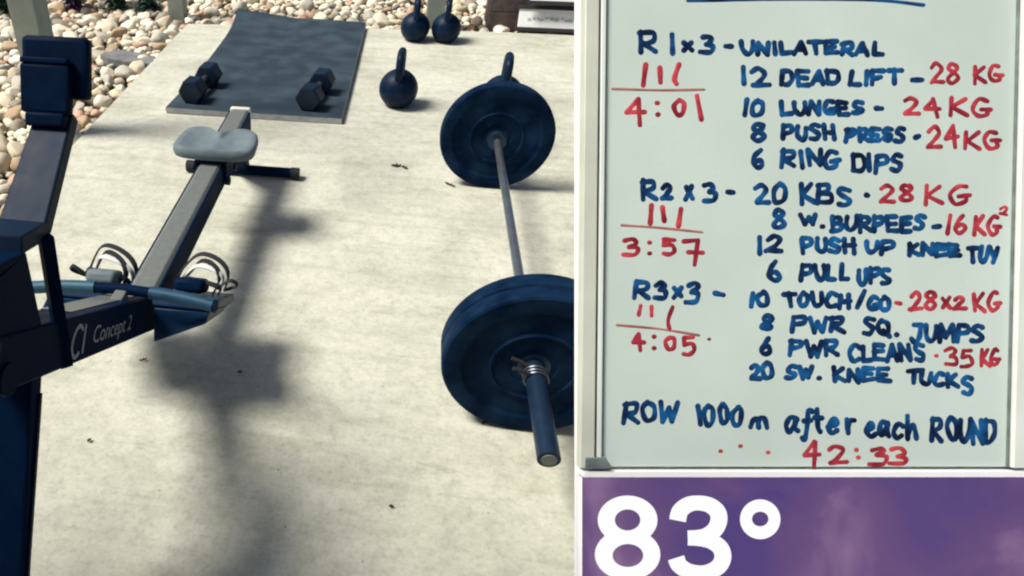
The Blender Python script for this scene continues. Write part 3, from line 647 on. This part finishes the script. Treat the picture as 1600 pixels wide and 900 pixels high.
def write_item(bm, it, wd):
    for it in [it]:
        if isinstance(it, list): ribbon(bm, spline(it, 8) if len(it) > 2 else [tuple(np.array(it[0])*(1-k/8)+np.array(it[1])*k/8) for k in range(9)], wd); continue
        if not isinstance(it[0], str): ribbon(bm, [it], wd); continue
        s, x0, x1, yt, yb = it; x0 += wd*.45; x1 -= wd*.45; yt += wd*.4; yb -= wd*.4
        ws = [WT.get(ch, 1) for ch in s]; tot = sum(ws)+.32*(len(s)-1); unit = (x1-x0)/tot; x = x0
        for ch, wt in zip(s, ws):
            W_, H_ = wt*unit, yb-yt; jx, jy, sh = random.uniform(-.06, .06)*H_, random.uniform(-.08, .08)*H_*(len(s) > 1), random.uniform(-.12, .14)
            for stk in GL[ch]:
                pp = [(x+W_*p[0]+jx+sh*H_*(p[1]-.5)+random.uniform(-1.4, 1.4), yb-H_*p[1]+jy+random.uniform(-1.5, 1.5)) for p in stk[1:]]
                if stk[0] == 's' and len(pp) > 2: q = spline(pp, 8)
                else:
                    q = []
                    for A, B in zip(pp, pp[1:]): q += [tuple(np.array(A)*(1-k/8)+np.array(B)*k/8) for k in range(8)]
                    q.append(pp[-1])
                if stk[0] == 'l' and len(pp) > 2:                       # corners: separate strokes meeting at the bend
                    for A, B in zip(pp, pp[1:]): ribbon(bm, [tuple(np.array(A)*(1-k/6)+np.array(B)*k/6) for k in range(7)], wd)
                else: ribbon(bm, q, wd)
            x += W_+.32*unit
B_, R_ = 'blue', 'red'
write([[(1075, 1), (1180, -1), (1350, -1), (1443, 8)]], B_, 6)
write([('R', 997, 1029, 47, 86), ('1', 1041, 1056, 50, 86), ('x', 1064, 1086, 63, 81), ('3', 1091, 1117, 53, 87), ('-', 1130, 1147, 64, 80), ('UNILATERAL', 1156, 1383, 63, 88)], B_)
write([[(1009, 101), (1005, 133)], [(1031, 106), (1032, 128)], [(1061, 101), (1054, 122), (1057, 131)]], R_, 7); write([[(957, 139), (1030, 141), (1100, 140)]], 'faded', 4)
write([('4', 976, 1011, 152, 196), (1027, 161), (1028, 179), ('0', 1047, 1072, 154, 184), [(1089, 150), (1096, 187)]], R_, 6.5)
write([('12', 1155, 1203, 102, 137), ('DEAD', 1217, 1316, 108, 136), ('LIFT', 1325, 1411, 108, 136), ('-', 1421, 1444, 118, 133)], B_); write([('28', 1451, 1503, 99, 134), ('KG', 1518, 1567, 101, 131)], R_, 5.6)
write([('10', 1159, 1199, 152, 181), ('LUNGES', 1218, 1352, 156, 182), ('-', 1364, 1382, 162, 178)], B_); write([('24', 1410, 1470, 152, 183), ('KG', 1480, 1548, 153, 184)], R_, 6)
write([('8', 1169, 1199, 191, 223), ('PUSH', 1220, 1306, 193, 221), ('PRESS', 1319, 1417, 198, 223), ('-', 1425, 1439, 206, 221)], B_); write([('24', 1448, 1501, 197, 233), ('KG', 1503, 1565, 201, 233)], R_, 6)
write([('6', 1172, 1197, 231, 266), ('RING', 1217, 1313, 232, 263), ('DIPS', 1329, 1414, 239, 270)], B_)
write([('R', 1000, 1028, 279, 316), ('2', 1031, 1054, 284, 315), ('x', 1067, 1086, 288, 314), ('3', 1095, 1122, 284, 318), ('-', 1134, 1150, 294, 308), ('20', 1176, 1232, 286, 321), ('KBs', 1247, 1331, 287, 322), ('-', 1349, 1360, 299, 312)], B_)
write([('28', 1373, 1431, 287, 318), ('KG', 1443, 1515, 286, 319)], R_, 6)
write([[(1018, 321), (1016, 349)], [(1035, 324), (1038, 345)], [(1064, 327), (1060, 353)]], R_, 7); write([[(971, 352), (1030, 356), (1097, 363)]], 'faded', 4)
write([('8', 1204, 1233, 325, 360), ('W', 1248, 1277, 333, 354), (1285, 354), ('BURPEES', 1297, 1449, 335, 364), ('-', 1454, 1471, 346, 361)], B_)
write([('16', 1478, 1512, 333, 365), ('KG', 1520, 1564, 335, 369)], R_, 6); write([('2', 1560, 1576, 321, 337)], R_, 4)
write([('3', 972, 1002, 371, 401), (1015, 379), (1015, 396), ('5', 1032, 1060, 371, 401), ('7', 1066, 1099, 372, 413)], R_, 6)
write([('12', 1181, 1226, 366, 397), ('PUSH', 1249, 1338, 371, 399), ('UP', 1349, 1401, 376, 400), ('KNEE', 1417, 1502, 378, 402), ('TUY', 1510, 1565, 382, 412)], B_)
write([('6', 1197, 1224, 405, 442), ('PULL', 1248, 1329, 411, 441), ('UPS', 1337, 1395, 417, 447)], B_)
write([('R', 987, 1016, 437, 468), ('3', 1019, 1045, 439, 470), ('x', 1048, 1069, 446, 467), ('3', 1071, 1096, 439, 476), ('-', 1114, 1133, 452, 467)], B_)
write([('10', 1168, 1205, 453, 480), ('TOUCH', 1222, 1331, 456, 483), ('/', 1336, 1354, 452, 485), ('GO', 1353, 1394, 461, 488)], B_)
write([('-', 1398, 1411, 468, 481), ('28', 1418, 1466, 456, 488), ('x', 1470, 1488, 463, 484), ('2', 1487, 1513, 460, 485), ('KG', 1520, 1566, 455, 488)], R_, 6)
write([[(1001, 478), (998, 492)], [(1018, 479), (1018, 493)], [(1051, 480), (1044, 500), (1046, 514)]], R_, 5.5); write([[(964, 508), (1030, 514), (1092, 524)]], 'faded', 4)
write([('4', 986, 1010, 520, 549), (1022, 526), (1022, 544), ('0', 1034, 1059, 524, 548), ('5', 1062, 1087, 524, 558)], R_, 6); write([(1108, 530)], R_, 4.5)
write([('8', 1186, 1213, 490, 518), ('PWR', 1235, 1324, 491, 520), ('SQ', 1345, 1392, 496, 526), (1401, 523), ('JUMPS', 1421, 1541, 504, 536)], B_)
write([('6', 1185, 1209, 526, 557), ('PWR', 1231, 1313, 529, 558), ('CLEANS', 1323, 1448, 536, 566)], B_); write([(1463, 556), ('35', 1474, 1523, 543, 575), ('KG', 1529, 1565, 545, 574)], R_, 5.5)
write([('20', 1168, 1212, 565, 594), ('SW', 1225, 1272, 569, 594), (1280, 591), ('KNEE', 1299, 1392, 573, 598)], B_); write([('T', 1415, 1442, 576, 602), ('UCK', 1436, 1500, 580, 606), ('S', 1498, 1524, 586, 618)], B_)
write([('ROW', 972, 1062, 627, 663), ('1000', 1086, 1164, 629, 665), ('m', 1169, 1205, 651, 672)], B_)
write([('after', 1224, 1338, 638, 679), ('each', 1349, 1437, 647, 687), ('ROUND', 1454, 1559, 652, 693)], B_)
write([(1126, 705), (1157, 697), (1200, 707)], R_, 5.5); write([('4', 1254, 1283, 688, 729), ('2', 1290, 1323, 694, 727), (1338, 703), (1341, 715), ('3', 1356, 1389, 697, 729), ('3', 1388, 1421, 698, 729)], R_, 6)

# weather screen: a lit display below the whiteboard
mD, uvD = basis(1.252, 0)
ws_ = tag(empty('weather_screen'), 'lit purple cloud screen showing a large white 83 degrees', 'screen'); ws_.matrix_world = mD
(a, b), (c_, d_) = uvD(910, 741), uvD(1640, 975)
bm = NB(); box(bm, ((a+c_)/2, (b+d_)/2, -.0045), (c_-a, b-d_, .009), bev=.001); obj('housing', bm, M['panel'], ws_)
m = bpy.data.materials.new('screen_picture'); m.use_nodes = True; t = m.node_tree; t.nodes.remove(t.nodes['Principled BSDF']); em = nd(t, 'ShaderNodeEmission'); t.links.new(em.outputs[0], t.nodes['Material Output'].inputs[0])
tc = nd(t, 'ShaderNodeTexCoord'); n1 = nd(t, 'ShaderNodeTexNoise', Scale=3.6, Detail=5, Roughness=.5, Distortion=.45); t.links.new(tc.outputs['Object'], n1.inputs['Vector'])
r1 = ramp(t, [(.36, (.090, .058, .205)), (.45, (.120, .072, .200)), (.54, (.150, .084, .208)), (.60, (.22, .13, .265)), (.72, (.36, .235, .38))]); t.links.new(n1.outputs['Fac'], r1.inputs[0]); t.links.new(r1.outputs[0], em.inputs[0]); em.inputs[1].default_value = 2**-EXPOSURE
bm = NB(); box(bm, ((a+c_)/2, (b+d_)/2, .0006), (c_-a+.001, b-d_+.001, .001)); obj('display', bm, m, ws_, smooth=False)
me_ = bpy.data.materials.new('screen_white'); me_.use_nodes = True; t = me_.node_tree; t.nodes.remove(t.nodes['Principled BSDF']); em = nd(t, 'ShaderNodeEmission'); em.inputs[0].default_value = (1, 1, 1, 1); em.inputs[1].default_value = 1.0*2**-EXPOSURE; t.links.new(em.outputs[0], t.nodes['Material Output'].inputs[0])
def glyph(name, loops, z):
    cu = bpy.data.curves.new(name, 'CURVE'); cu.dimensions = '2D'; cu.fill_mode = 'BOTH'; cu.extrude = .0002
    for lp in loops:
        sp = cu.splines.new('POLY'); sp.points.add(len(lp)-1); sp.use_cyclic_u = True
        for p, q in zip(sp.points, lp): u, v = uvD(*q); p.co = (u, v, 0, 1)
    to = bpy.data.objects.new('g', cu); C.objects.link(to); me = bpy.data.meshes.new_from_object(to.evaluated_get(bpy.context.evaluated_depsgraph_get())); bpy.data.objects.remove(to)
    o = link(name, me, me_, ws_, smooth=False); o.location.z = z
def ell(cx, cy, rx, ry, n=48): return [(cx+rx*math.cos(2*math.pi*k/n), cy+ry*math.sin(2*math.pi*k/n)) for k in range(n)]
def hit(dx, dy, ox, oy, cx, cy, rx, ry):
    a = (dx/rx)**2+(dy/ry)**2; b = 2*((ox-cx)*dx/rx**2+(oy-cy)*dy/ry**2); c = ((ox-cx)/rx)**2+((oy-cy)/ry)**2-1
    return (-b+math.sqrt(b*b-4*a*c))/(2*a)
outl = []
for k in range(120):
    th_ = 2*math.pi*k/120; dx, dy = math.cos(th_), math.sin(th_)
    s = max(hit(dx, dy, 980, 838, 980, 812, 46.5, 38), hit(dx, dy, 980, 838, 980, 866, 51, 40)); outl.append((980+dx*s, 838+dy*s))
glyph('digit', [outl, ell(980, 812, 20, 16.5), ell(980.5, 867.5, 24, 18)], .0014)
def stroke_outline(pts, wd):
    P = spline(pts, 6); Lf, Rt = [], []
    for i, p in enumerate(P):
        d = P[min(i+1, len(P)-1)]-P[max(i-1, 0)]; d = d/np.linalg.norm(d); n = np.array([-d[1], d[0]]); ww = wd*(.5+.07*abs(d[1])); Lf.append(tuple(p+n*ww)); Rt.append(tuple(p-n*ww))
    return Lf+Rt[::-1]
glyph('digit', [stroke_outline([(1058, 813), (1062, 798), (1075, 788), (1091, 785.5), (1108, 789), (1120, 799), (1122.5, 812), (1117, 826), (1105, 835.5), (1092, 839), (1074, 840)], 23)], .0014)
glyph('digit', [stroke_outline([(1074, 840), (1092, 841), (1110, 845), (1124, 855), (1128.5, 869), (1123, 883), (1109, 892), (1092, 894.5), (1073, 891), (1060, 882), (1055.5, 871)], 23)], .0020)
glyph('degree_ring', [ell(1187, 811, 31.5, 31), ell(1187, 810.5, 13, 11.5)], .0014)
